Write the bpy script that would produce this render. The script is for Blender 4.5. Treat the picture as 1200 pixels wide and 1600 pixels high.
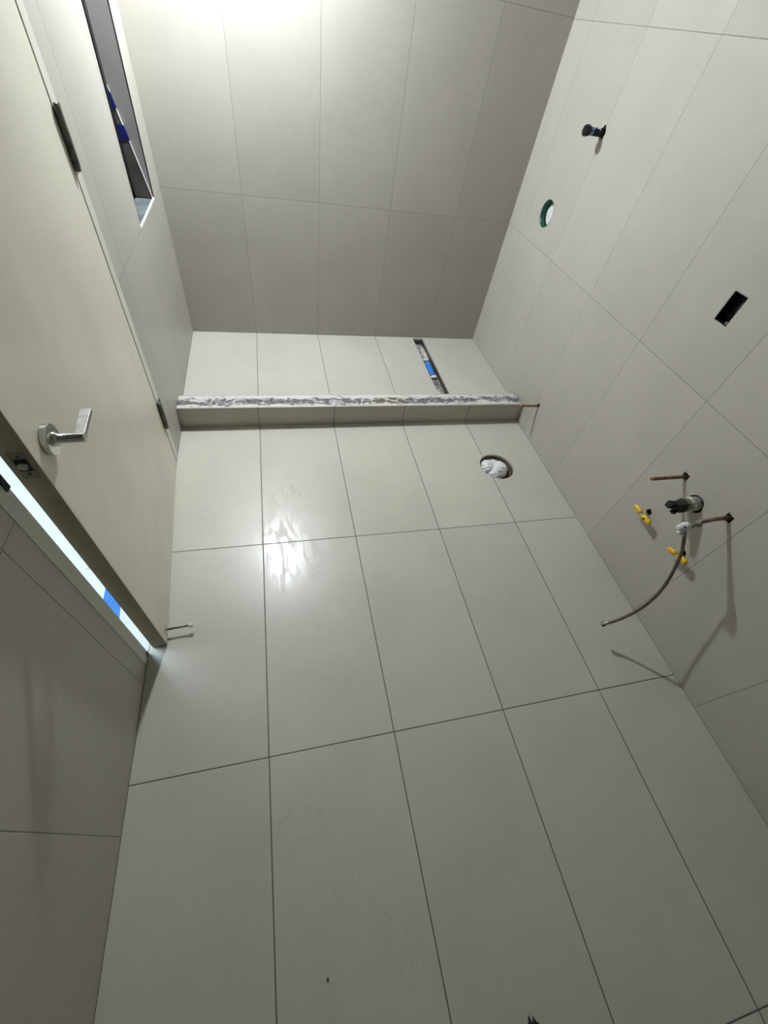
import bpy, bmesh, math, random
from mathutils import Vector, Matrix, noise as mnoise
from mathutils.geometry import delaunay_2d_cdt
random.seed(7)
for o in list(bpy.data.objects): bpy.data.objects.remove(o)
C = bpy.context.scene.collection
PI = math.pi
A = 0.4                                    # width of one tile, metres

# ------------------------------------------------------------ camera, world, exposure
cam_d = bpy.data.cameras.new('camera'); cam = bpy.data.objects.new('camera', cam_d); C.objects.link(cam)
cam.location = (0.49682, -0.23919, 1.48827)
cam.rotation_euler = (0.686872, -0.136423, -0.204157)
cam_d.sensor_fit = 'VERTICAL'; cam_d.sensor_height = 36; cam_d.sensor_width = 27
cam_d.lens = 637.18 / 1600 * 36
cam_d.clip_start = 0.02
bpy.context.scene.camera = cam
w = bpy.data.worlds.new('world'); bpy.context.scene.world = w; w.use_nodes = True
w.node_tree.nodes['Background'].inputs[0].default_value = (.6, .75, 1, 1)
w.node_tree.nodes['Background'].inputs[1].default_value = 0.02
vs = bpy.context.scene.view_settings
vs.view_transform = 'Standard'; vs.look = 'None'; vs.gamma = 1; vs.exposure = 0.0
vs.use_curve_mapping = False
LAMP = (0.41, 2.13, 2.11)                 # work bulb hanging over the shower
LAMP_W = 168
HALL_W = 62

def area(name, loc, size, watts, col):
    l = bpy.data.lights.new(name, 'AREA'); l.energy = watts; l.color = col; l.shape = 'SQUARE'; l.size = size
    o = bpy.data.objects.new(name, l); C.objects.link(o); o.location = loc
    return o
hall_light = area('hall_daylight', (-0.95, 0.9, 2.3), 0.9, HALL_W, (.72, .89, 1))  # added area light standing in for daylight in the hall

# ------------------------------------------------------------ materials
def newmat(name):
    m = bpy.data.materials.new(name); m.use_nodes = True
    nt = m.node_tree; return m, nt, nt.nodes['Principled BSDF']
def N(nt, typ, **kw):
    n = nt.nodes.new(typ)
    for k, v in kw.items(): setattr(n, k, v)
    return n
def mth(nt, op, a, b=None, c=None, clamp=False):
    n = nt.nodes.new('ShaderNodeMath'); n.operation = op; n.use_clamp = clamp
    for i, v in enumerate((a, b, c)):
        if v is None: continue
        if isinstance(v, (int, float)): n.inputs[i].default_value = v
        else: nt.links.new(v, n.inputs[i])
    return n.outputs[0]
def mix(nt, f, a, b):
    n = nt.nodes.new('ShaderNodeMix'); n.data_type = 'RGBA'
    for i, v in ((0, f), (6, a), (7, b)):
        if isinstance(v, (int, float)): n.inputs[i].default_value = v
        elif isinstance(v, tuple): n.inputs[i].default_value = (*v[:3], 1)
        else: nt.links.new(v, n.inputs[i])
    return n.outputs[2]
def noise(nt, vec, scale, detail=4, rough=.6, dist=0):
    n = nt.nodes.new('ShaderNodeTexNoise'); n.inputs['Scale'].default_value = scale
    n.inputs['Detail'].default_value = detail; n.inputs['Roughness'].default_value = rough
    n.inputs['Distortion'].default_value = dist
    nt.links.new(vec, n.inputs['Vector']); return n.outputs['Fac']
def ramp(nt, f, lo, hi, a=0., b=1.):
    n = nt.nodes.new('ShaderNodeMapRange'); n.interpolation_type = 'SMOOTHSTEP'
    for i, v in enumerate((None, lo, hi, a, b)):
        if v is not None: n.inputs[i].default_value = v
    nt.links.new(f, n.inputs[0]); return n.outputs[0]
def bump(nt, h, strength, dist=.001):
    n = nt.nodes.new('ShaderNodeBump'); n.inputs['Strength'].default_value = strength
    n.inputs['Distance'].default_value = dist; nt.links.new(h, n.inputs['Height']); return n.outputs[0]

TILE = (.453, .433, .378)
GROUT = (.11, .107, .088)
def tile_mat(name, ua, va, uo, vo, up, vp, ulim=None, edges=(), rough=.42, marks=(), gw=.0017, tint=TILE, gloss=.5, grout=(.27, .262, .225)):
    """large stone-look porcelain tiles; ua/va = axes, uo/vo = first joints, up/vp = pitches (metres)"""
    m, nt, b = newmat(name)
    tc = N(nt, 'ShaderNodeTexCoord').outputs['Object']
    sp = N(nt, 'ShaderNodeSeparateXYZ'); nt.links.new(tc, sp.inputs[0])
    uc, vc = sp.outputs[ua], sp.outputs[va]
    def line(c, o, p):
        t = mth(nt, 'DIVIDE', mth(nt, 'SUBTRACT', c, o), p)
        f = mth(nt, 'FRACT', mth(nt, 'ADD', t, .5))
        return mth(nt, 'MULTIPLY', mth(nt, 'ABSOLUTE', mth(nt, 'SUBTRACT', f, .5)), p), mth(nt, 'FLOOR', t)
    du, iu = line(uc, uo, up); dv, iv = line(vc, vo, vp)
    if ulim is not None:
        du = mth(nt, 'ADD', du, mth(nt, 'GREATER_THAN', uc, ulim))
    d = mth(nt, 'MINIMUM', du, dv)
    for ax, val in edges:
        d = mth(nt, 'MINIMUM', d, mth(nt, 'ABSOLUTE', mth(nt, 'SUBTRACT', sp.outputs[ax], val)))
    g = ramp(nt, d, gw * .55, gw * 1.25, 1, 0)
    cv = N(nt, 'ShaderNodeCombineXYZ'); nt.links.new(iu, cv.inputs[0]); nt.links.new(iv, cv.inputs[1])
    wn = N(nt, 'ShaderNodeTexWhiteNoise'); nt.links.new(cv.outputs[0], wn.inputs[0])
    n1 = noise(nt, tc, 3.5, 5, .55, .6); n2 = noise(nt, tc, 28, 5, .7); n3 = noise(nt, tc, 240, 2, .5)
    k = mth(nt, 'ADD', mth(nt, 'MULTIPLY', mth(nt, 'SUBTRACT', n1, .5), .20), 1.)
    k = mth(nt, 'ADD', k, mth(nt, 'MULTIPLY', mth(nt, 'SUBTRACT', n2, .5), .10))
    k = mth(nt, 'ADD', k, mth(nt, 'MULTIPLY', mth(nt, 'SUBTRACT', wn.outputs[0], .5), .09))
    r = mth(nt, 'ADD', rough, mth(nt, 'MULTIPLY', mth(nt, 'SUBTRACT', n1, .5), .22))
    sm = None
    for (mx, my, rx, ry, st) in marks:             # dusty boot prints and scuffs left on the floor
        ex = mth(nt, 'DIVIDE', mth(nt, 'SUBTRACT', sp.outputs[0], mx), rx)
        ey = mth(nt, 'DIVIDE', mth(nt, 'SUBTRACT', sp.outputs[1], my), ry)
        rr = mth(nt, 'ADD', mth(nt, 'MULTIPLY', ex, ex), mth(nt, 'MULTIPLY', ey, ey))
        e = mth(nt, 'MULTIPLY', ramp(nt, rr, .35, 1.1, 1, 0), st)
        sm = e if sm is None else mth(nt, 'MAXIMUM', sm, e)
    if sm is not None:
        tex = ramp(nt, noise(nt, tc, 60, 8, .8, 1.6), .50, .62)
        sc = mth(nt, 'MULTIPLY', sm, tex)
        k = mth(nt, 'SUBTRACT', k, mth(nt, 'MULTIPLY', sc, .20))
        r = mth(nt, 'ADD', r, mth(nt, 'MULTIPLY', sc, .3))
        # smoother streaks along the tile, placed to shape the lamp's highlight
        mp = N(nt, 'ShaderNodeMapping'); mp.inputs['Scale'].default_value = (2.2, .55, 1); nt.links.new(tc, mp.inputs[0])
        ex = mth(nt, 'DIVIDE', mth(nt, 'SUBTRACT', sp.outputs[0], .49), .13)
        ey = mth(nt, 'DIVIDE', mth(nt, 'SUBTRACT', sp.outputs[1], .84), .34)
        zone = ramp(nt, mth(nt, 'ADD', mth(nt, 'MULTIPLY', ex, ex), mth(nt, 'MULTIPLY', ey, ey)), .4, 1.3, 1, 0)
        stre = ramp(nt, noise(nt, mp.outputs[0], 12, 5, .6, 1.3), .42, .58)
        r = mth(nt, 'ADD', r, mth(nt, 'MULTIPLY', zone, mth(nt, 'SUBTRACT', mth(nt, 'MULTIPLY', stre, -.14), -.04)))
        fine = ramp(nt, noise(nt, tc, 130, 3, .6), .74, .78)
        k = mth(nt, 'SUBTRACT', k, mth(nt, 'MULTIPLY', fine, .16))
    col = N(nt, 'ShaderNodeVectorMath', operation='SCALE'); col.inputs[0].default_value = tint
    nt.links.new(k, col.inputs['Scale'])
    gv = mix(nt, noise(nt, tc, 40, 3), tuple(c * .75 for c in grout), tuple(c * 1.3 for c in grout))
    nt.links.new(mix(nt, g, col.outputs[0], gv), b.inputs['Base Color'])
    nt.links.new(mth(nt, 'ADD', r, mth(nt, 'MULTIPLY', g, .4), clamp=True), b.inputs['Roughness'])
    b.inputs['Specular IOR Level'].default_value = gloss
    h = mth(nt, 'SUBTRACT', mth(nt, 'MULTIPLY', n3, .04), g)
    h = mth(nt, 'ADD', h, mth(nt, 'MULTIPLY', noise(nt, tc, 14, 3), .08))
    nt.links.new(bump(nt, h, .6, .0012), b.inputs['Normal'])
    return m

def plain(name, col, rough=.5, metal=0, var=.12, scale=30, bumpv=0, spec=.5, bdist=.001, detail=4):
    m, nt, b = newmat(name)
    tc = N(nt, 'ShaderNodeTexCoord').outputs['Object']
    n1 = noise(nt, tc, scale, detail, .6)
    nt.links.new(mix(nt, ramp(nt, n1, .3, .7), tuple(c * (1 - var) for c in col), tuple(min(1, c * (1 + var)) for c in col)), b.inputs['Base Color'])
    b.inputs['Roughness'].default_value = rough; b.inputs['Metallic'].default_value = metal
    b.inputs['Specular IOR Level'].default_value = spec
    if bumpv: nt.links.new(bump(nt, noise(nt, tc, scale * 2, 5, .65), bumpv, bdist), b.inputs['Normal'])
    return m

x1 = .97387 * A
M_floor = tile_mat('floor_tiles', 0, 1, x1, 0, A, 2 * A, edges=((0, 0.0), (0, 1.941)), rough=.34, gw=.0019, grout=GROUT, tint=(.515, .497, .425),
    marks=((.59, .975, .075, .035, 1), (.60, .70, .06, .11, 1), (.17, .99, .09, .05, .7), (.19, .73, .10, .06, .6),
           (.56, .42, .11, .10, .6), (.47, -.19, .1, .08, .7), (.70, -.48, .09, .10, .8), (.62, -.32, .12, .1, .5),
           (.93, .10, .1, .08, .3), (.92, .62, .1, .1, .3), (1.12, -.3, .08, .1, .4), (.62, .22, .12, .08, .5)))
M_shower = tile_mat('shower_floor_tiles', 0, 1, x1, 50, A, 100, ulim=1.4, edges=((0, 0.0), (0, 1.941), (1, 2.4614)), rough=.4, gw=.0017, grout=GROUT, tint=(.505, .49, .43))
M_back = tile_mat('back_wall_tiles', 0, 2, x1, -.003, A, 2 * A, edges=((2, .0537),), rough=.6, gw=.0013, tint=(.383, .365, .316), gloss=.2)  # darkened and dulled tile colour offsets the lamp's hot spot on this wall
M_right = tile_mat('right_wall_tiles', 1, 2, 1.890, -.0035, .4024, 2 * A - .001, rough=.45, gw=.0013)
M_left = tile_mat('left_wall_tiles', 1, 2, .281, -.0035, .3975, 2 * A, ulim=2.1, rough=.45, gw=.0014)
M_front = tile_mat('front_wall_tiles', 0, 2, x1, -.0035, A, 2 * A, rough=.45, gw=.0013)
M_hobt = tile_mat('hob_tiles', 0, 2, x1, 50, A, 100, rough=.42, gw=.0016, grout=GROUT)
M_door = plain('cream_painted_door', (.70, .675, .555), .42, 0, .05, 4, .05)
M_edge = plain('raw_door_edge', (.42, .37, .27), .6, 0, .1, 10)
M_frame = plain('frame_paint', (.68, .67, .59), .4, 0, .05, 6)
M_chrome = plain('chrome', (.62, .62, .60), .12, 1, .04, 20)
M_steel = plain('brushed_steel', (.30, .29, .27), .38, 1, .2, 60)
M_dsteel = plain('dull_steel', (.13, .125, .115), .45, 1, .35, 50)
M_black = plain('black_plastic', (.007, .007, .008), .45, 0, .3, 30, .1, .3)
M_rag = plain('black_crumpled_plastic', (.007, .007, .007), .65, 0, .4, 80, .6)
M_rub = plain('white_rubber', (.72, .72, .68), .5)
M_copper = plain('tarnished_copper', (.24, .145, .10), .48, .6, .45, 70, .15)
M_copend = plain('bright_copper_end', (.60, .22, .08), .35, .7, .2, 90)
M_brass = plain('greened_brass', (.24, .25, .19), .5, .6, .35, 90, .2)
M_white = plain('white_plastic', (.72, .74, .74), .4, 0, .12, 60, .1)
M_pipe = plain('cement_smeared_pipe', (.48, .47, .42), .65, 0, .45, 70, .5)
M_green = plain('green_plastic', (.004, .085, .048), .35, 0, .35, 25, .1)
M_yellow = plain('yellow_plastic', (.75, .47, .012), .35, 0, .2, 60, .1)
M_dirt = plain('dark_broken_mortar', (.085, .066, .047), .9, 0, .65, 70, 1.0, bdist=.004)
M_cavity = plain('dark_wall_cavity', (.02, .02, .018), .9, 0, .4, 20)
M_tapeb = plain('blue_masking_tape', (.03, .19, .66), .55, 0, .12, 40, .2)
M_tapen = plain('navy_blue_tape', (.003, .008, .12), .5, 0, .15, 40)
M_hall = None
M_paint = plain('plaster_paint', (.72, .72, .70), .7, 0, .03, 5)
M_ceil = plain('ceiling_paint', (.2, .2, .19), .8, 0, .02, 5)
M_winf = plain('black_window_frame', (.012, .012, .013), .4, 0, .2, 30)
M_panel = plain('brown_grey_board', (.075, .066, .058), .5, 0, .25, 7)
M_sill = plain('grey_sill_membrane', (.13, .145, .15), .35, 0, .35, 26, .7, bdist=.003)
M_trimw = plain('white_edge_trim', (.80, .80, .77), .35, 0, .03, 20)
M_drain = plain('drain_metal', (.10, .095, .09), .45, .6, .6, 60, .4)
M_cord = plain('lamp_cord_black', (.02, .02, .02), .5)

def hall_floor_mat():
    m, nt, b = newmat('dusty_hall_floor')
    tc = N(nt, 'ShaderNodeTexCoord').outputs['Object']
    d = ramp(nt, noise(nt, tc, 38, 5, .7, 1.4), .60, .66)
    c = mix(nt, noise(nt, tc, 9, 4), (.70, .72, .72), (.80, .81, .80))
    nt.links.new(mix(nt, mth(nt, 'MULTIPLY', d, .8), c, (.30, .30, .31)), b.inputs['Base Color'])
    b.inputs['Roughness'].default_value = .8
    return m
M_hall = hall_floor_mat()

def mortar_mat():
    m, nt, b = newmat('cracked_white_mortar')
    tc = N(nt, 'ShaderNodeTexCoord').outputs['Object']
    mp = N(nt, 'ShaderNodeMapping'); mp.inputs['Scale'].default_value = (1.0, 2.5, 1); nt.links.new(tc, mp.inputs[0])
    v = mp.outputs[0]
    sp = N(nt, 'ShaderNodeSeparateXYZ'); nt.links.new(tc, sp.inputs[0])
    # the trowelled adhesive is missing along a wandering band nearer the front
    wob = mth(nt, 'MULTIPLY', mth(nt, 'SUBTRACT', noise(nt, v, 5, 3), .5), .05)
    dy = mth(nt, 'ABSOLUTE', mth(nt, 'SUBTRACT', mth(nt, 'ADD', sp.outputs[1], wob), 1.633))
    band = ramp(nt, dy, .008, .042, 1, 0)
    n1 = noise(nt, v, 16, 7, .72, 1.2)
    patch = ramp(nt, mth(nt, 'ADD', n1, mth(nt, 'MULTIPLY', band, .14)), .585, .61)
    dark = mix(nt, ramp(nt, noise(nt, v, 60, 5, .8), .4, .6), (.03, .031, .033), (.24, .24, .24))
    brown = ramp(nt, noise(nt, v, 3.2, 2), .58, .66)
    dark = mix(nt, mth(nt, 'MULTIPLY', brown, .6), dark, (.16, .11, .07))
    crack = ramp(nt, noise(nt, v, 22, 6, .7, 2.2), .495, .502)
    crack2 = ramp(nt, noise(nt, v, 22, 6, .7, 2.2), .502, .510)
    cr = mth(nt, 'SUBTRACT', crack, crack2)
    white = mix(nt, noise(nt, v, 30, 4), (.55, .54, .49), (.70, .69, .64))
    c = mix(nt, mth(nt, 'MULTIPLY', cr, .8), white, (.16, .15, .13))
    nt.links.new(mix(nt, patch, c, dark), b.inputs['Base Color'])
    b.inputs['Roughness'].default_value = .85
    nt.links.new(bump(nt, mth(nt, 'SUBTRACT', mth(nt, 'MULTIPLY', n1, .6), patch), .8, .003), b.inputs['Normal'])
    return m
M_mortar = mortar_mat()

def drain_floor_mat():
    m, nt, b = newmat('plaster_smeared_channel')
    tc = N(nt, 'ShaderNodeTexCoord').outputs['Object']
    n1 = noise(nt, tc, 26, 5, .7, 1.5)
    nt.links.new(mix(nt, ramp(nt, n1, .42, .6), (.09, .088, .08), (.40, .39, .36)), b.inputs['Base Color'])
    b.inputs['Roughness'].default_value = .6
    return m
M_chan = drain_floor_mat()

def braid_mat():
    m, nt, b = newmat('braided_steel')
    tc = N(nt, 'ShaderNodeTexCoord').outputs['Object']
    wv = N(nt, 'ShaderNodeTexVoronoi'); wv.inputs['Scale'].default_value = 420; nt.links.new(tc, wv.inputs[0])
    nt.links.new(mix(nt, ramp(nt, wv.outputs[0], .1, .6), (.42, .35, .26), (.13, .105, .075)), b.inputs['Base Color'])
    b.inputs['Metallic'].default_value = .7; b.inputs['Roughness'].default_value = .5
    nt.links.new(bump(nt, wv.outputs[0], .6, .0008), b.inputs['Normal'])
    return m
M_braid = braid_mat()

def bulb_mat():
    m, nt, b = newmat('lit_bulb')
    r = .045
    b.inputs['Base Color'].default_value = (1, 1, 1, 1)
    b.inputs['Emission Color'].default_value = (.945, 1.0, 1.07, 1)
    b.inputs['Emission Strength'].default_value = LAMP_W / (PI * 4 * PI * r * r) * .75
    return m
M_bulb = bulb_mat()

# ------------------------------------------------------------ mesh helpers
def obj(name, bm, mat, parent=None, smooth=False, rec=True):
    if rec: bmesh.ops.recalc_face_normals(bm, faces=bm.faces)
    me = bpy.data.meshes.new(name); bm.to_mesh(me); bm.free()
    me.materials.append(mat)
    if smooth:
        for f in me.polygons: f.use_smooth = True
    o = bpy.data.objects.new(name, me); C.objects.link(o)
    if parent is not None:
        o.parent = parent
        bpy.context.view_layer.update()
        o.matrix_parent_inverse = parent.matrix_world.inverted()
    return o
def thing(name, label, cat, loc, group=None):
    o = bpy.data.objects.new(name, None); o.empty_display_size = .05; C.objects.link(o); o.location = loc
    o['label'] = label; o['category'] = cat
    if group: o['group'] = group
    bpy.context.view_layer.update()
    return o
def tag(o, label, cat, group=None):
    o['label'] = label; o['category'] = cat
    if group: o['group'] = group
    return o
def struct(o):
    o['kind'] = 'structure'; return o
def add_box(bm, x0, x1_, y0, y1, z0, z1):
    vs_ = [bm.verts.new((x, y, z)) for x in (x0, x1_) for y in (y0, y1) for z in (z0, z1)]
    for f in ((0, 1, 3, 2), (4, 6, 7, 5), (0, 4, 5, 1), (2, 3, 7, 6), (0, 2, 6, 4), (1, 5, 7, 3)):
        bm.faces.new([vs_[i] for i in f])
def boxm(x0, x1_, y0, y1, z0, z1, bev=0, seg=2):
    bm = bmesh.new(); add_box(bm, x0, x1_, y0, y1, z0, z1)
    if bev: bmesh.ops.bevel(bm, geom=list(bm.edges), offset=bev, segments=seg, affect='EDGES', profile=.6)
    return bm
def frame_of(d):
    d = Vector(d).normalized()
    up = Vector((0, 0, 1)) if abs(d.z) < .9 else Vector((0, 1, 0))
    a = d.cross(up).normalized(); b = d.cross(a).normalized()
    return a, b, d
def add_lathe(bm, base, axis, prof, seg=28, cap=True, jit=0):
    """profile [(distance along axis, radius)]"""
    a, b, d = frame_of(axis); base = Vector(base); rings = []
    for (h, r) in prof:
        ring = []
        for i in range(seg):
            t = 2 * PI * i / seg
            rr = r * (1 + jit * random.uniform(-1, 1))
            ring.append(bm.verts.new(base + d * h + a * math.cos(t) * rr + b * math.sin(t) * rr))
        rings.append(ring)
    for r0, r1 in zip(rings, rings[1:]):
        for i in range(seg):
            bm.faces.new((r0[i], r0[(i + 1) % seg], r1[(i + 1) % seg], r1[i]))
    if cap:
        bm.faces.new(rings[0]); bm.faces.new(rings[-1])
def lathe(base, axis, prof, seg=28, cap=True, jit=0):
    bm = bmesh.new(); add_lathe(bm, base, axis, prof, seg, cap, jit); return bm
def catmull(P, n=8):
    P = [Vector(q) for q in P]; Q = [P[0] * 2 - P[1]] + P + [P[-1] * 2 - P[-2]]; out = []
    for i in range(1, len(Q) - 2):
        for k in range(n):
            t = k / n
            out.append(.5 * ((2 * Q[i]) + (Q[i + 1] - Q[i - 1]) * t + (2 * Q[i - 1] - 5 * Q[i] + 4 * Q[i + 1] - Q[i + 2]) * t * t + (3 * Q[i] - Q[i - 1] - 3 * Q[i + 1] + Q[i + 2]) * t ** 3))
    return out + [P[-1]]
def add_tube(bm, path, r, seg=14, cap=True):
    path = [Vector(q) for q in path]; rings = []; prev = None
    for i, q in enumerate(path):
        d = (path[min(i + 1, len(path) - 1)] - path[max(i - 1, 0)]).normalized()
        if prev is None: a, b, _ = frame_of(d)
        else:
            a = (prev - d * prev.dot(d)).normalized(); b = d.cross(a)
        prev = a
        rr = r(i / (len(path) - 1)) if callable(r) else r
        rings.append([bm.verts.new(q + a * math.cos(2 * PI * k / seg) * rr + b * math.sin(2 * PI * k / seg) * rr) for k in range(seg)])
    for r0, r1 in zip(rings, rings[1:]):
        for i in range(seg): bm.faces.new((r0[i], r0[(i + 1) % seg], r1[(i + 1) % seg], r1[i]))
    if cap: bm.faces.new(rings[0]); bm.faces.new(rings[-1])
def tube(path, r, seg=14): bm = bmesh.new(); add_tube(bm, path, r, seg); return bm
def blob(center, rad, sub=4, amp=.2, freq=3, seed=0, squash=(1, 1, 1), sharp=False):
    bm = bmesh.new(); bmesh.ops.create_icosphere(bm, subdivisions=sub, radius=1)
    for v in bm.verts:
        p = v.co.copy()
        n = mnoise.noise(p * freq + Vector((seed, seed * 2, 0)))
        n2 = mnoise.noise(p * freq * 2.7 + Vector((seed * 3, 0, seed)))
        if sharp: n = 1 - 2 * abs(n); n2 = 1 - 2 * abs(n2)
        k = 1 + amp * (n + .5 * n2)
        v.co = Vector((p.x * squash[0], p.y * squash[1], p.z * squash[2])) * rad * k + Vector(center)
    return bm

def inside(pt, poly):
    x, y = pt; c = False; n = len(poly); j = n - 1
    for i in range(n):
        xi, yi = poly[i]; xj, yj = poly[j]
        if (yi > y) != (yj > y) and x < (xj - xi) * (y - yi) / (yj - yi) + xi: c = not c
        j = i
    return c
def plate(outer, holes, to3, thick):
    """flat slab with real openings: 2D outline + holes, to3 maps (u, v) to 3D, thick = extrusion vector"""
    V, Ed = [], []
    for poly in [outer] + holes:
        s = len(V); V += [Vector(q) for q in poly]
        Ed += [(s + i, s + (i + 1) % len(poly)) for i in range(len(poly))]
    vo, eo, fo, *_ = delaunay_2d_cdt(V, Ed, [], 0, 1e-6)
    bm = bmesh.new(); bv = [bm.verts.new(to3(q.x, q.y)) for q in vo]
    for f in fo:
        c = sum((vo[i] for i in f), Vector((0, 0))) / len(f)
        if not inside(c, outer) or any(inside(c, h) for h in holes): continue
        bm.faces.new([bv[i] for i in f])
    for v in [v for v in bm.verts if not v.link_faces]: bm.verts.remove(v)
    front = list(bm.faces); rim = [e for e in bm.edges if len(e.link_faces) == 1]
    dup = bmesh.ops.duplicate(bm, geom=front)
    m = dup['vert_map']
    back = [g for g in dup['geom'] if isinstance(g, bmesh.types.BMVert)]
    bmesh.ops.translate(bm, verts=back, vec=thick)
    for e in rim:
        a, b = e.verts; bm.faces.new((a, b, m[b], m[a]))
    return bm
def circ(u, v, r, n=32, jit=0):
    return [(u + r * (1 + random.uniform(-jit, jit)) * math.cos(2 * PI * i / n), v + r * (1 + random.uniform(-jit, jit)) * math.sin(2 * PI * i / n)) for i in range(n)]
def rect(u0, u1, v0, v1): return [(u0, v0), (u1, v0), (u1, v1), (u0, v1)]

# ------------------------------------------------------------ the room
W = 1.94096; D = 2.4614; HF = 1.5801; HB = 1.6948; HH = .1193; ZS = .0537
Y0 = -2.6; ZC = 2.4
DR0, DR1 = 1.466, 1.541                                        # drain channel
WC = (1.646, 1.188); WR = .0955                                # floor waste hole
struct(obj('floor', plate(rect(0, W, Y0, HB), [circ(*WC, WR, 48, .012)], lambda u, v: (u, v, 0), Vector((0, 0, -.012))), M_floor))
struct(obj('floor_slab', boxm(-.13, W + .12, Y0 - .1, D + .1, -.16, -.09), M_dirt))
fs = struct(obj('floor_shower', plate(rect(0, W, HB, D), [rect(DR0, DR1, 1.735, 2.445)], lambda u, v: (u, v, ZS), Vector((0, 0, -.012))), M_shower))
def slant(z): return (4.693 + (.083 / 1.48) * (min(z, 5.0) - 2)) * A, (5.675 + (.105 / 1.467) * (min(z, 5.0) - 2)) * A
WZ0 = 1.992 * A; WZ1 = 2.15
n0, f0 = slant(2.0); n1_, f1 = slant(WZ1 / A)
win = [(n0, WZ0), (f0, WZ0), (f1, WZ1), (n1_, WZ1)]
DY0, DY1, DZ = .346, 1.374, 2.10
leftp = [(Y0, 0), (DY0, 0), (DY0, DZ), (DY1, DZ), (DY1, 0), (D, 0), (D, ZC), (Y0, ZC)]
struct(obj('wall_left', plate(leftp, [win], lambda u, v: (0, u, v), Vector((-.13, 0, 0))), M_left))
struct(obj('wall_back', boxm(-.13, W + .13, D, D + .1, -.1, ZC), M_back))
struct(obj('wall_front', boxm(-.13, W + .13, Y0 - .1, Y0, 0, ZC), M_front))
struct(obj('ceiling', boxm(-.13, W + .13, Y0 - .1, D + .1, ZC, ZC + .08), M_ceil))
CP1 = (.546, .562); CP2 = (.337, .580); WST = (.447, .523); SHP = (1.900, 1.295); TOI = (1.458, .1990)
NIC = (2.099, .945); BOX = (.811, .866, .996, 1.088); YA = (.551, .348); YB = (.339, .362)
rholes = [rect(.532, .559, .553, .577), rect(.3225, .350, .560, .593), circ(*WST, .0335, 20, .05), circ(*SHP, .021, 20),
          circ(TOI[0], TOI[1] + .003, .013, 10, .1), circ(*NIC, .061, 40), rect(*BOX), circ(YA[0] - .004, YA[1] + .004, .013, 14, .08), circ(YB[0], YB[1], .013, 14, .08)]
wr = struct(obj('wall_right', plate(rect(Y0, D, 0, ZC), rholes, lambda u, v: (W, u, v), Vector((.012, 0, 0))), M_right))
obj('backing_board', boxm(W + .06, W + .1, Y0, D, 0, ZC), M_cavity, wr)

# pit under the floor waste hole and bed of the drain channel belong to what lies in them, below

# hall outside the door
struct(obj('floor_hall', boxm(-2.2, 0, -2.6, 3.2, -.05, -.0015), M_hall))
struct(obj('wall_hall_far', boxm(-2.3, -2.2, -1.6, 3.2, 0, 2.45), M_paint))
struct(obj('wall_hall_end', boxm(-2.2, -.13, 3.2, 3.3, 0, 2.45), M_paint))
struct(obj('wall_hall_start', boxm(-2.2, -.13, -1.7, -1.6, 0, 2.45), M_paint))
struct(obj('ceiling_hall', boxm(-2.3, -.13, -1.7, 3.3, 2.45, 2.5), M_ceil))

# door frame
def jamb_bm():
    bm = bmesh.new()
    F = .0012
    add_box(bm, -.133, F, DY0 + .0005, DY0 + .042, 0.008, DZ)          # near (strike) jamb
    add_box(bm, -.133, F, DY1 - .042, DY1 - .0005, 0.0, DZ)             # far (hinge) jamb
    add_box(bm, -.133, F, DY0 + .042, DY1 - .042, DZ - .042, DZ)      # head
    add_box(bm, -.133, -.085, DY0 + .042, DY0 + .056, 0, DZ - .042)   # rebate stops
    add_box(bm, -.133, -.085, DY1 - .056, DY1 - .042, 0, DZ - .042)
    return bm
fr = struct(obj('trim_1', jamb_bm(), M_frame))
obj('strike_plate', boxm(-.03, .0045, DY0 + .030, DY0 + .0432, .845, .905), M_black, fr)
obj('jamb_foot_mark', boxm(-.002, .0048, DY0 + .028, DY0 + .040, .006, .024), M_dsteel, fr)  # small dark block for a mark at the jamb foot

# door leaf, standing a few degrees open into the room
H0 = Vector((-.0005, 1.3285, 0)); F0 = Vector((.0592, .4075, 0))
u = (F0 - H0).normalized(); n = Vector((-u.y, u.x, 0)); n = n if n.x > 0 else -n
DW = (F0 - H0).length; DT = .0465
def dm(s, t, z): return H0 + u * s + n * t + Vector((0, 0, z))            # s from hinge, t out of the room face
def dbox(s0, s1, t0, t1, z0, z1, bev=0):
    bm = boxm(s0, s1, t0, t1, z0, z1, bev)
    for v in bm.verts: v.co = dm(v.co.x, v.co.y, v.co.z)
    return bm
door = bpy.data.objects.new('door_1', None); C.objects.link(door); door.location = H0; struct(door)
bpy.context.view_layer.update()
leaf = obj('leaf', dbox(0.001, DW - .001, -DT + .0008, 0, .004, 2.045, .0012), M_door, door)
obj('edge_strip', dbox(DW - .0012, DW, -DT + .0008, -.0004, .004, 2.045), M_edge, leaf)
# lever handle
rz = .881; rs = (dm(0, 0, 0) - Vector((.0541, .4757, 0))).length
hb_ = dm(rs, 0, rz)
hd = bpy.data.objects.new('door_handle', None); C.objects.link(hd); hd.location = hb_; hd.parent = door
bpy.context.view_layer.update(); hd.matrix_parent_inverse = door.matrix_world.inverted()
obj('rose', lathe(hb_, n, [(0, .029), (.001, .031), (.0105, .031), (.012, .0295), (.0122, .0)], 48, False), M_chrome, hd, False)
neck = bmesh.new()
add_lathe(neck, hb_, n, [(.010, .0145), (.017, .0145), (.018, .0115), (.021, .0110), (.022, .0096), (.0625, .0096), (.066, .0080), (.0665, .0)], 32, False)
obj('neck', neck, M_chrome, hd, True)
bl = dbox(rs - .086, rs + .004, .0455, .0655, rz - .0035, rz + .0060, .0010)
obj('lever', bl, M_steel, hd)
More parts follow.
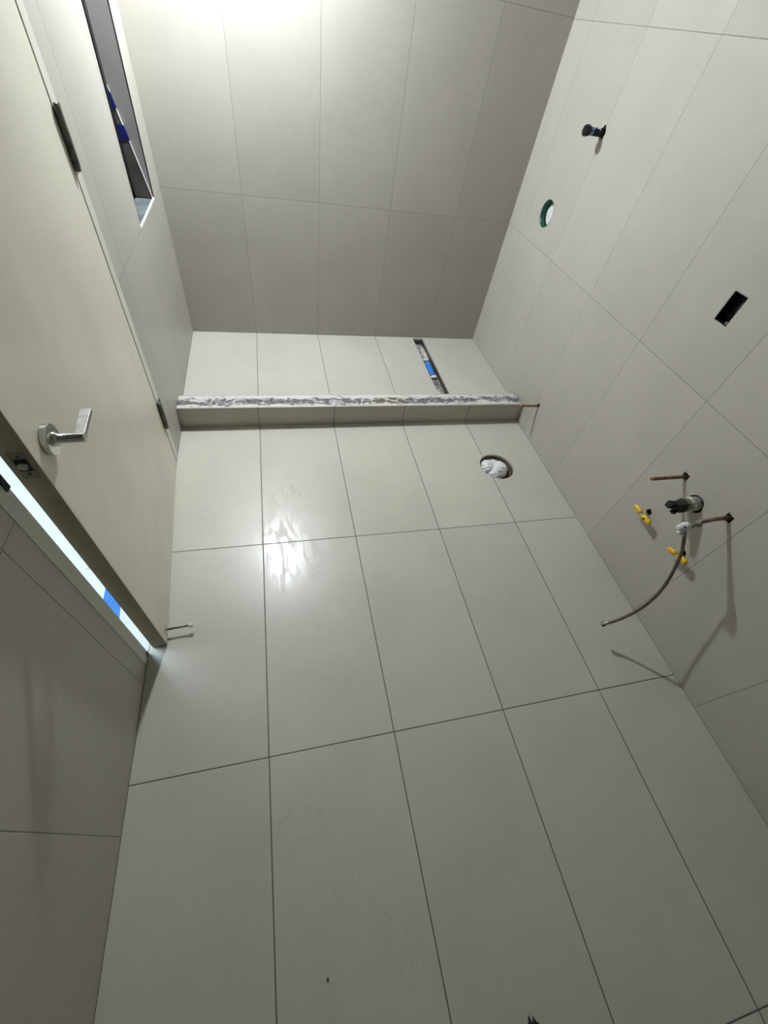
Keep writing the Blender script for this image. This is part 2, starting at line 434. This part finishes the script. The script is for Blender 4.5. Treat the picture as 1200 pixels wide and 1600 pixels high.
# latch in the free edge
lt = obj('latch_plate', dbox(DW - .0006, DW + .0012, -.0355, -.0085, .848, .913, .0004), M_steel, door)
tongue = bmesh.new(); add_lathe(tongue, dm(DW, -.0225, .882), u, [(-.006, .0088), (.002, .0088), (.006, .0080), (.0065, 0)], 24, False)
obj('latch_tongue', tongue, M_chrome, lt)
for zz in (.860, .902):
    obj('latch_screw', lathe(dm(DW + .001, -.0225, zz), u, [(0, .0032), (.0008, .003), (.001, 0)], 12, False), M_dsteel, lt)
obj('latch_recess', dbox(DW + .0005, DW + .0016, -.0325, -.0120, .868, .897), M_black, lt)
# hinges
for zz, hh in ((1.168, .13), (.268, .128)):
    bm = bmesh.new()
    add_box(bm, .0030, .0052, 1.334, 1.374, zz - hh / 2, zz + hh / 2)
    hg = obj('hinge', bm, M_dsteel, door)
    kn = bmesh.new()
    for k in range(5):
        z0 = zz - hh / 2 + k * hh / 5
        add_lathe(kn, (.0085, 1.330, z0 + .0006), (0, 0, 1), [(0, .0078), (hh / 5 - .0012, .0078)], 16)
    add_lathe(kn, (.0085, 1.330, zz + hh / 2), (0, 0, 1), [(0, .0055), (.004, .0055), (.006, .002)], 16)
    obj('knuckle', kn, M_dsteel, hg, False)
    bm = bmesh.new()
    for q in range(3):
        add_lathe(bm, (.0050, 1.357 + (.005 if q == 1 else -.004), zz - hh * .34 + q * hh * .34), (1, 0, 0), [(0, .0042), (.001, .0038)], 12)
    obj('screw', bm, M_black, hg)
# door stop screwed to the leaf
sb = Vector((.05593, .45161, .0304)); sb = dm((sb - H0).dot(u), 0, .0304)
st = bpy.data.objects.new('door_stop', None); C.objects.link(st); st.location = sb; st.parent = door
bpy.context.view_layer.update(); st.matrix_parent_inverse = door.matrix_world.inverted()
obj('stop_base', lathe(sb, n, [(0, .0135), (.0015, .0135), (.004, .010), (.0065, .0055)], 28), M_chrome, st, True)
obj('stop_rod', lathe(sb, n, [(.004, .0036), (.078, .0030)], 16), M_dsteel, st, True)
obj('rubber_tip', lathe(sb, n, [(.074, .0040), (.076, .0062), (.082, .0068), (.087, .0058), (.0885, .003)], 20), M_rub, st, True)

# window in the left wall
def win_pt(x, y, z): return (x, y, z)
bm = bmesh.new()
add_box(bm, -.125, -.078, n0 - .01, f1 + .01, WZ0 - .003, WZ0 + .030)
add_box(bm, -.125, -.078, n0 - .01, f1 + .01, WZ1 - .03, WZ1 + .02)
for (ya, yb, w_) in ((f0, f1, -.036), (n0, n1_, .036)):
    v = [bm.verts.new(q) for q in ((-.125, ya + .012 * (1 if w_ < 0 else -1), WZ0), (-.078, ya + .012 * (1 if w_ < 0 else -1), WZ0), (-.078, ya + w_, WZ0), (-.125, ya + w_, WZ0),
                                  (-.125, yb + .012 * (1 if w_ < 0 else -1), WZ1), (-.078, yb + .012 * (1 if w_ < 0 else -1), WZ1), (-.078, yb + w_, WZ1), (-.125, yb + w_, WZ1))]
    for f in ((0, 1, 2, 3), (4, 5, 6, 7), (0, 1, 5, 4), (1, 2, 6, 5), (2, 3, 7, 6), (3, 0, 4, 7)): bm.faces.new([v[i] for i in f])
wn_ = struct(obj('window_1', bm, M_winf))
M_glass = plain('dark_glass', (.015, .016, .018), .06, 0, .05, 5)
obj('pane', boxm(-.104, -.099, n0 - .005, f1 + .005, WZ0 + .02, WZ1 - .02), M_glass, wn_)
# grey lining of the far reveal, set off from the tile edge by a black strip drawn as the shadow gap
def slab4(P, th, mat, name, par):
    bm = bmesh.new(); a = [bm.verts.new(q) for q in P]; b = [bm.verts.new(Vector(q) + Vector(th)) for q in P]
    bm.faces.new(a); bm.faces.new(b)
    for i in range(len(P)): bm.faces.new((a[i], a[(i + 1) % len(P)], b[(i + 1) % len(P)], b[i]))
    return obj(name, bm, mat, par)
M_rev = plain('grey_reveal_lining', (.235, .22, .205), .6, 0, .06, 6)
slab4([(-.0055, f0 - .004, WZ0 + .012), (-.078, f0 - .004, WZ0 + .012), (-.078, f1 - .004, WZ1 - .001), (-.0055, f1 - .004, WZ1 - .001)], (0, .0036, 0), M_rev, 'reveal_lining', wn_)
slab4([(.0002, f0 - .0012, WZ0 + .0), (-.0055, f0 - .0012, WZ0 + .0), (-.0055, f1 - .0012, WZ1 - .001), (.0002, f1 - .0012, WZ1 - .001)], (0, .0010, 0), M_winf, 'reveal_shadow_gap', wn_)
# sill
bm = bmesh.new(); nx, ny = 10, 34; g = []
for i in range(nx + 1):
    row = []
    for j in range(ny + 1):
        x = -.078 + .074 * i / nx; y = n0 + .002 + (f0 - n0 - .004) * j / ny
        row.append(bm.verts.new((x, y, WZ0 + .0012 + .003 * abs(mnoise.noise(Vector((x * 60, y * 30, 2)))))))
    g.append(row)
for i in range(nx):
    for j in range(ny): bm.faces.new((g[i][j], g[i + 1][j], g[i + 1][j + 1], g[i][j + 1]))
obj('sill', bm, M_sill, wn_, True)
obj('sill_edge', boxm(-.006, .0012, n0 - .002, f0 + .001, WZ0 - .001, WZ0 + .0065, .0006), M_trimw, wn_)
# dark offcut standing in the opening against the far reveal, its white edge running up at a slant
def fy(z): return f0 + (f1 - f0) * (z - WZ0) / (WZ1 - WZ0)
E0, E1 = (-.0035, WZ0 + .0065), (-.0765, 1.1625)
def ez(x): return E0[1] + (E1[1] - E0[1]) * (x - E0[0]) / (E1[0] - E0[0])
def ex_(z): return E0[0] + (E1[0] - E0[0]) * (z - E0[1]) / (E1[1] - E0[1])
def bslab(poly, d0, d1, mat, name, par):
    return slab4([(x, fy(z) - d0, z) for x, z in poly], (0, -(d1 - d0), 0), mat, name, par)
pan = thing('offcut_board', 'dark brown offcut board with slanting white edge and navy tape bands, in window opening', 'board', (-.04, f0 - .012, WZ0 + .006))
bslab([(E0[0] - .003, E0[1]), (-.0765, E0[1]), (-.0765, E1[1] - .006)], .008, .013, M_panel, 'board_face', pan)
w2 = .0028
bslab([(E0[0] + .0005, E0[1]), (E0[0] - w2, E0[1]), (-.0765, E1[1] - .018), E1], .0075, .0145, M_trimw, 'white_edge', pan)
for (za, zb) in ((1.097, 1.150), (1.000, 1.046)):
    bslab([(ex_(za) + .0008, za), (-.0768, za - .004), (-.0768, min(zb + .002, 1.17)), (ex_(zb) + .0008, zb)] if zb < 1.1 else [(ex_(za) + .0008, za), (-.0768, za - .004), (-.0768, 1.1625)], .0072, .0150, M_tapen, 'tape_band', pan)

# ------------------------------------------------------------ shower hob
hob = thing('shower_hob', 'low tiled shower hob with bare cracked mortar along its top', 'hob', (W / 2, (HF + HB) / 2, 0))
obj('front_tile', boxm(.001, W - .001, HF, HF + .009, .0005, HH - .0005), M_hobt, hob)
obj('rear_tile', boxm(.001, W - .013, HB - .009, HB, ZS - .01, HH - .004), M_hobt, hob)
bm = bmesh.new(); nx, ny = 260, 22; g = []
for i in range(nx + 1):
    row = []
    for j in range(ny + 1):
        x = .002 + (W - .012) * i / nx; y = HF + .009 + (HB - HF - .018) * j / ny
        q = Vector((x * 9, y * 40, 0)); h = mnoise.noise(q) + .5 * mnoise.noise(q * 2.7) + .3 * mnoise.noise(q * 7)
        row.append(bm.verts.new((x, y, HH - .003 + .0022 * h)))
    g.append(row)
for i in range(nx):
    for j in range(ny): bm.faces.new((g[i][j], g[i + 1][j], g[i + 1][j + 1], g[i][j + 1]))
ext = bmesh.ops.extrude_edge_only(bm, edges=[e for e in bm.edges if len(e.link_faces) == 1])
for v in [q for q in ext['geom'] if isinstance(q, bmesh.types.BMVert)]: v.co.z = .0
obj('mortar_bed', bm, M_mortar, hob, True)

# ------------------------------------------------------------ drain channel
dr = thing('drain_channel', 'open linear drain channel sunk in the shower floor', 'drain', ((DR0 + DR1) / 2, 2.09, ZS - .045))
bm = bmesh.new()
z0 = ZS - .046
add_box(bm, DR0 - .003, DR1 + .003, 1.732, 2.448, z0 - .002, z0)
obj('channel_bed', bm, M_chan, dr)
for q in ((DR0 - .004, DR0 - .0005, 1.733, 2.447), (DR1 + .0005, DR1 + .004, 1.733, 2.447), (DR0, DR1, 1.7315, 1.7345), (DR0, DR1, 2.4455, 2.4485)):
    obj('channel_side', boxm(*q, z0, ZS - .001), M_drain, dr)
bm = blob((1.530, 2.31, z0 + .002), .03, 4, .35, 4, 3, (.6, 3.0, .25), True)
obj('plaster_smear', bm, M_pipe, dr, True)
bm = blob((1.508, 1.82, z0 + .001), .025, 4, .35, 4, 8, (.5, 2.4, .2), True)
obj('plaster_smear', bm, M_pipe, dr, True)
bt = tag(obj('blue_tape_wad', blob((1.508, 2.115, z0 + .014), .02, 4, .10, 3, 5, (.95, 4.0, .55), True), M_tapeb, None, True),
         'strip of bright blue tape lying in the shower drain channel', 'tape')
for yy, s_ in ((2.215, 1), (2.012, 2)):
    obj('white_end', blob((1.510, yy, z0 + .014), .016, 3, .25, 3, s_, (1.2, .6, .6), True), M_white, bt, True)

# ------------------------------------------------------------ floor waste
fw = thing('floor_waste', 'round waste hole cut in the floor tiles, with dark broken mortar rim', 'drain', (WC[0], WC[1], -.08))
bm = lathe((WC[0], WC[1], -.088), (0, 0, 1), [(0, .076), (.045, .079), (.062, .085), (.070, .100), (.0762, .104)], 64, False, .03)
obj('mortar_rim', bm, M_dirt, fw, True)
bm = bmesh.new(); add_lathe(bm, (WC[0], WC[1], -.088), (0, 0, 1), [(.0, .072), (.052, .072), (.052, .067), (.0, .067)], 40, False)
obj('pipe_ring', bm, M_dsteel, fw, True)
bag = bmesh.new()
for (dx, dy, dz, r, s_) in ((-.034, .026, -.040, .046, 1), (.022, .006, -.040, .051, 5), (.004, .040, -.044, .041, 9), (-.006, -.012, -.052, .045, 14)):
    b2 = blob((WC[0] + dx, WC[1] + dy, dz), r, 4, .10, 2.6, s_, (1, 1, .9), True)
    me = bpy.data.meshes.new('t'); b2.to_mesh(me); b2.free(); bag.from_mesh(me); bpy.data.meshes.remove(me)
M_bag = plain('white_crumpled_plastic', (.78, .79, .78), .32, 0, .10, 40, .5, bdist=.004)
bago = obj('plastic_bag', bag, M_bag, None, True)
mdf = bago.modifiers.new('r', 'REMESH'); mdf.mode = 'VOXEL'; mdf.voxel_size = .0025; mdf.use_smooth_shade = True
tag(bago, 'crumpled white plastic bag stuffed into the round floor waste', 'bag')

# ------------------------------------------------------------ fittings on the right wall
NX = (-1, 0, 0)
def on(y, z, out=0): return Vector((W - out, y, z))
# shower outlet
t = thing('shower_outlet_pipe', 'short black capped pipe high on the right wall', 'pipe', on(*SHP))
obj('pipe_body', lathe(on(*SHP, -.03), NX, [(0, .0142), (.100, .0142)], 28), M_black, t, True)
cp = bmesh.new(); add_lathe(cp, on(*SHP, .066), NX, [(0, .016), (.003, .0190), (.020, .0200), (.024, .018), (.025, .0)], 8, False)
obj('cap', cp, M_black, t)
lb = bmesh.new()
M_lab = plain('blue_print', (.10, .17, .30), .5, 0, .4, 90)
add_lathe(lb, on(*SHP, .050), NX, [(0, .0145), (.014, .0145)], 28, False)
obj('printed_band', lb, M_lab, t, True)
bm = bmesh.new()
for (o_, ang, r_) in ((.047, -.5, .0036), (.030, -.4, .0045), (.022, -.7, .0035)):
    add_lathe(bm, on(*SHP, o_) + Vector((0, math.sin(ang) * .0137, math.cos(ang) * .0137)), (0, math.sin(ang), math.cos(ang)), [(0, r_), (.0012, r_ * .8)], 10)
obj('white_print', bm, M_white, t)
obj('small_lug', lathe(on(SHP[0] - .004, SHP[1] + .022, .0), NX, [(-.01, .004), (.005, .004)], 12), M_black, t)
# mixer hole
t = thing('mixer_recess', 'round hole in the right wall lined with green plastic around a white disc', 'wall fitting', on(*NIC))
bm = bmesh.new(); add_lathe(bm, on(*NIC, -.001), (1, 0, 0), [(0, .0600), (.038, .0600), (.038, .057), (0, .057), (0, .0600)], 48, False)
obj('green_collar', bm, M_green, t, True)
obj('white_disc', lathe(on(*NIC, -.034), NX, [(-.004, .056), (0, .056), (.002, .050), (.006, .030), (.007, .0)], 40, False), M_white, t, True)
# switch box
t = thing('electrical_box', 'black rectangular power outlet recess let into the right wall', 'electrical box', on((BOX[0] + BOX[1]) / 2, (BOX[2] + BOX[3]) / 2))
bm = bmesh.new(); y0_, y1_, z0_, z1_ = BOX[0] + .0008, BOX[1] - .0008, BOX[2] + .0008, BOX[3] - .0008
add_box(bm, W + .034, W + .036, y0_, y1_, z0_, z1_)
for (a_, b_, c_, d_) in ((y0_, y0_ + .002, z0_, z1_), (y1_ - .002, y1_, z0_, z1_), (y0_, y1_, z0_, z0_ + .002), (y0_, y1_, z1_ - .002, z1_)):
    add_box(bm, W + .0005, W + .034, a_, b_, c_, d_)
obj('box_shell', bm, M_black, t)
bm = bmesh.new(); add_box(bm, W + .004, W + .008, BOX[0] + .004, BOX[0] + .014, BOX[2] + .004, BOX[2] + .012)
obj('screw_lug', bm, M_steel, t)
obj('wire', tube(catmull([(W + .03, BOX[0] + .02, BOX[3] - .012), (W + .015, BOX[0] + .016, BOX[3] - .03), (W + .022, BOX[0] + .02, BOX[3] - .055)]), .0008, 6), M_steel, t)
# copper pipes
def copper(y, z, L, name_label, r=.0066):
    t = thing('copper_pipe', name_label, 'pipe', on(y, z))
    obj('pipe_body', tube([on(y, z, -.05), on(y, z, L * .3), on(y, z + .0006, L * .7), on(y, z, L)], r, 18), M_copper, t, True)
    bm = bmesh.new(); add_lathe(bm, on(y, z, L - .003), NX, [(0, r + .0004), (.003, r + .0004), (.0032, r - .0018), (.001, r - .002)], 18, False)
    obj('pipe_mouth', bm, M_copend, t, True)
    return t
copper(*CP1, .151, 'bare copper pipe stub from the square cutout above the basin waste, open end, no valve')
copper(*TOI, .121, 'small dark copper pipe stub low on the right wall beside the shower hob')
t = thing('copper_pipe', 'copper pipe stub on the right wall with a white tap valve on its end', 'pipe', on(*CP2))
obj('pipe_body', tube([on(CP2[0], CP2[1], -.05), on(CP2[0], CP2[1], .06), on(CP2[0] - .004, CP2[1] - .004, .13)], .0070, 18), M_copper, t, True)
av = thing('angle_valve', 'white and brass angle valve screwed on the copper pipe, feeding the braided hose', 'valve', on(CP2[0] - .004, CP2[1] - .004, .13))
TP = Vector((W - .124, .3305, .5735)); TA = Vector((-1, -.08, -.03)).normalized()
bm = bmesh.new()
add_lathe(bm, TP, TA, [(0, .0080), (.002, .0115), (.012, .0118), (.014, .0092), (.034, .0092), (.036, .0115), (.048, .0115), (.050, .0095)], 6)
obj('coupling', bm, M_brass, av)
obj('compression_ring', lathe(TP - TA * .002, TA, [(0, .0095), (.002, .0122), (.007, .0122), (.009, .0095)], 18), M_steel, av, True)
vb = TP + TA * .048
bm = bmesh.new(); add_lathe(bm, vb, TA, [(0, .0110), (.003, .0140), (.017, .0145), (.021, .0125), (.024, .010)], 24)
add_lathe(bm, vb + TA * .011, (-.15, -.25, -1), [(0, .0095), (.020, .0095), (.024, .0110), (.030, .0110)], 16)
obj('valve_body', bm, M_white, av, True)
bm = bmesh.new(); add_lathe(bm, vb + TA * .022, TA, [(0, .0100), (.010, .0118), (.018, .0105), (.021, .006)], 10)
obj('valve_knob', bm, M_white, av)
bm = bmesh.new(); add_lathe(bm, vb + TA * .028 + Vector((0, -.006, .010)), (-.2, -.5, .8), [(0, .0042), (.0018, .0035)], 10)
obj('valve_screw', bm, M_dsteel, av)
# braided hose
HP = [Vector(q) for q in ((1.7600, .3160, .5560), (1.7690, .3060, .5360), (1.7770, .2980, .5150), (1.7830, .2820, .4850), (1.7875, .2610, .4350), (1.7885, .2385, .3725),
      (1.7820, .2190, .3090), (1.7640, .2060, .2450), (1.7395, .2020, .1800), (1.7090, .2050, .1240), (1.6765, .2095, .0965))]
t = thing('braided_hose', 'grey braided flexible hose curving down from the white valve, loose end above the floor', 'hose', HP[0])
path = catmull(HP, 10)
obj('hose_sleeve', tube(path, .0057, 14), M_braid, t, True)
obj('top_ferrule', tube(path[:9], .0072, 16), M_steel, t, True)
ed = (path[-1] - path[-4]).normalized()
obj('end_ferrule', tube(path[-6:], .0066, 16), M_steel, t, True)
obj('end_nut', lathe(path[-1] - ed * .006, ed, [(0, .0085), (.001, .0105), (.013, .0105), (.014, .0085), (.0145, .006), (.006, .0055)], 6, False), M_dsteel, t)
# basin waste
t = thing('basin_waste_pipe', 'stubby cement-smeared waste pipe on the right wall, end wrapped in black', 'pipe', on(*WST))
bm = lathe(on(*WST, -.045), NX, [(0, .0265), (.066, .0265), (.068, .0285), (.078, .0285), (.080, .0250), (.100, .0245)], 36, True, .012)
obj('pipe_body', bm, M_pipe, t, True)
bm = lathe(on(*WST, .040), NX, [(0, .0250), (.004, .0265), (.010, .0262), (.018, .0250)], 24, True, .03)
obj('pipe_collar', bm, M_brass, t)
bm = lathe(on(WST[0] - .002, WST[1] - .001, .052), NX, [(0, .0240), (.006, .0265), (.024, .0235), (.036, .0180), (.044, .0150), (.046, 0)], 9, False, .13)
obj('black_wrap', bm, M_rag, t)
bm = bmesh.new(); b2 = boxm(W - .117, W - .092, WST[0] - .006, WST[0] + .016, WST[1] - .010, WST[1] + .012, .003)
me = bpy.data.meshes.new('t'); b2.to_mesh(me); b2.free(); bm.from_mesh(me)
b2 = boxm(W - .098, W - .082, WST[0] - .020, WST[0] - .004, WST[1] - .026, WST[1] - .014, .002); b2.to_mesh(me); b2.free(); bm.from_mesh(me)
for v in bm.verts: v.co += Vector([random.uniform(-.0018, .0018) for _ in range(3)])
obj('black_tab', bm, M_rag, t)
# yellow plugs
def yellow(e0, e1, base, label, out=.035):
    e0, e1, base = Vector(e0), Vector(e1), Vector((W, *base))
    c = (e0 + e1) / 2; d = (e1 - e0).normalized()
    t = thing('wing_plug', label, 'plug', base, 'yellow wing plugs in the right wall')
    L = (e1 - e0).length
    nn_ = Vector((-1, 0, 0)); s_ = d.cross(nn_).normalized()
    for k, (a0, a1) in enumerate(((0, .43), (.52, 1))):
        bm = bmesh.new(); p0, p1 = e0 + d * L * a0, e0 + d * L * a1
        Ls = (p1 - p0).length; r_ = .0125 if k else .0115
        prof = [(0, r_ * .45), (.003, r_ * .85), (.008, r_), (Ls * .5, r_ * .93), (Ls - .008, r_), (Ls - .003, r_ * .85), (Ls, r_ * .45)]
        add_lathe(bm, p0, d, prof, 18)
        for v in bm.verts:
            v.co -= nn_ * (v.co - p0).dot(nn_) * .25
        wg = obj('wing', bm, M_yellow, t, True)
        if k:
            q = p0 + d * Ls * .40 + nn_ * (r_ * .70)
            obj('dimple', lathe(q, nn_, [(0, .0036), (.0022, .0036)], 14), M_black, wg)
    hub = c - nn_ * .0
    obj('stem', lathe(base - nn_ * .01, (hub - base), [(0, .0055), ((hub - base).length + .012, .0055)], 14), M_chrome, t, True)
    obj('nut', lathe(hub - nn_ * .012, nn_, [(0, .010), (.014, .010), (.018, .007)], 6), M_chrome, t)
    obj('wall_ring', lathe(base - nn_ * .012, nn_, [(0, .0125), (.011, .0125), (.011, .0085), (0, .0085)], 18, False), M_black, t)
    return t
yellow((1.906, .590, .346), (1.906, .491, .350), YA, 'yellow wing plug on the right wall with no hose crossing it, nearer the shower')
yellow((1.906, .374, .351), (1.906, .289, .376), YB, 'yellow wing plug on the right wall crossed by the braided hose')

# ------------------------------------------------------------ loose bits
bm = blob((.986, -.716, .010), .030, 3, .45, 2.4, 4, (.75, 1.15, .5), True)
for v in bm.verts:
    v.co.z = max(v.co.z, .0008)
    if v.co.y > -.69: v.co.x = .983 + (v.co.x - .986) * .55
tag(obj('plastic_scrap', bm, M_rag), 'torn black plastic scrap on the floor at the photo\'s bottom edge', 'scrap')
bm = blob((.5115, -.497, .0016), .0035, 2, .3, 3, 2, (.6, 1.1, .45))
tag(obj('grit_chip', bm, M_rag), 'tiny black chip of grit alone on a pale floor tile', 'debris')
# blue tape on the hall floor
P = [Vector(q) for q in ((-.181, .662, 0), (-.119, .584, 0), (-.114, .534, 0), (-.180, .621, 0))]
dt_ = Vector((.001, -.041, 0))
bm = bmesh.new(); dirn = Vector((.30, 1.0, 0)).normalized()
a0, b0 = Vector((-.1810, .662, 0)), Vector((-.1165, .570, 0))
e1_, e2_ = Vector((.001, -.041, 0)).normalized(), Vector((.005, -.05, 0)).normalized()
q = [a0 - e1_ * .12, b0 - e2_ * .12, b0 + e2_ * .16, a0 + e1_ * .16]
tp = slab4([(v.x, v.y, -.0012) for v in q], (0, 0, .0006), M_tapeb, 'tape_strip', None)
tag(tp, 'bright blue tape stuck on the hall floor outside the door gap', 'tape')

# ------------------------------------------------------------ work lamp over the shower (above the frame)
lp = thing('work_lamp', 'bulb under an added dark shade hanging on a cord over the shower', 'lamp', LAMP)
L = Vector(LAMP)
bm = bmesh.new(); bmesh.ops.create_uvsphere(bm, u_segments=24, v_segments=14, radius=.052); bmesh.ops.scale(bm, verts=bm.verts, vec=(1, 1, .6)); bmesh.ops.translate(bm, verts=bm.verts, vec=L)
obj('bulb', bm, M_bulb, lp, True)
obj('socket', lathe(L + Vector((0, 0, .042)), (0, 0, 1), [(0, .018), (.05, .020), (.06, .008)], 20), M_cord, lp, True)
obj('cord', tube([L + Vector((0, 0, .09)), L + Vector((0, 0, .3)), (L.x, L.y, ZC)], .004, 8), M_cord, lp, True)
obj('shade', lathe(L + Vector((0, 0, .004)), (0, 0, 1), [(0, .115), (.004, .116), (.045, .085), (.065, .035), (.072, .020), (.068, .020), (.060, .034), (.042, .080), (.002, .112), (0, .115)], 40, False), M_cord, lp, True)  # unseen shade, added to block upward light and ceiling bounce
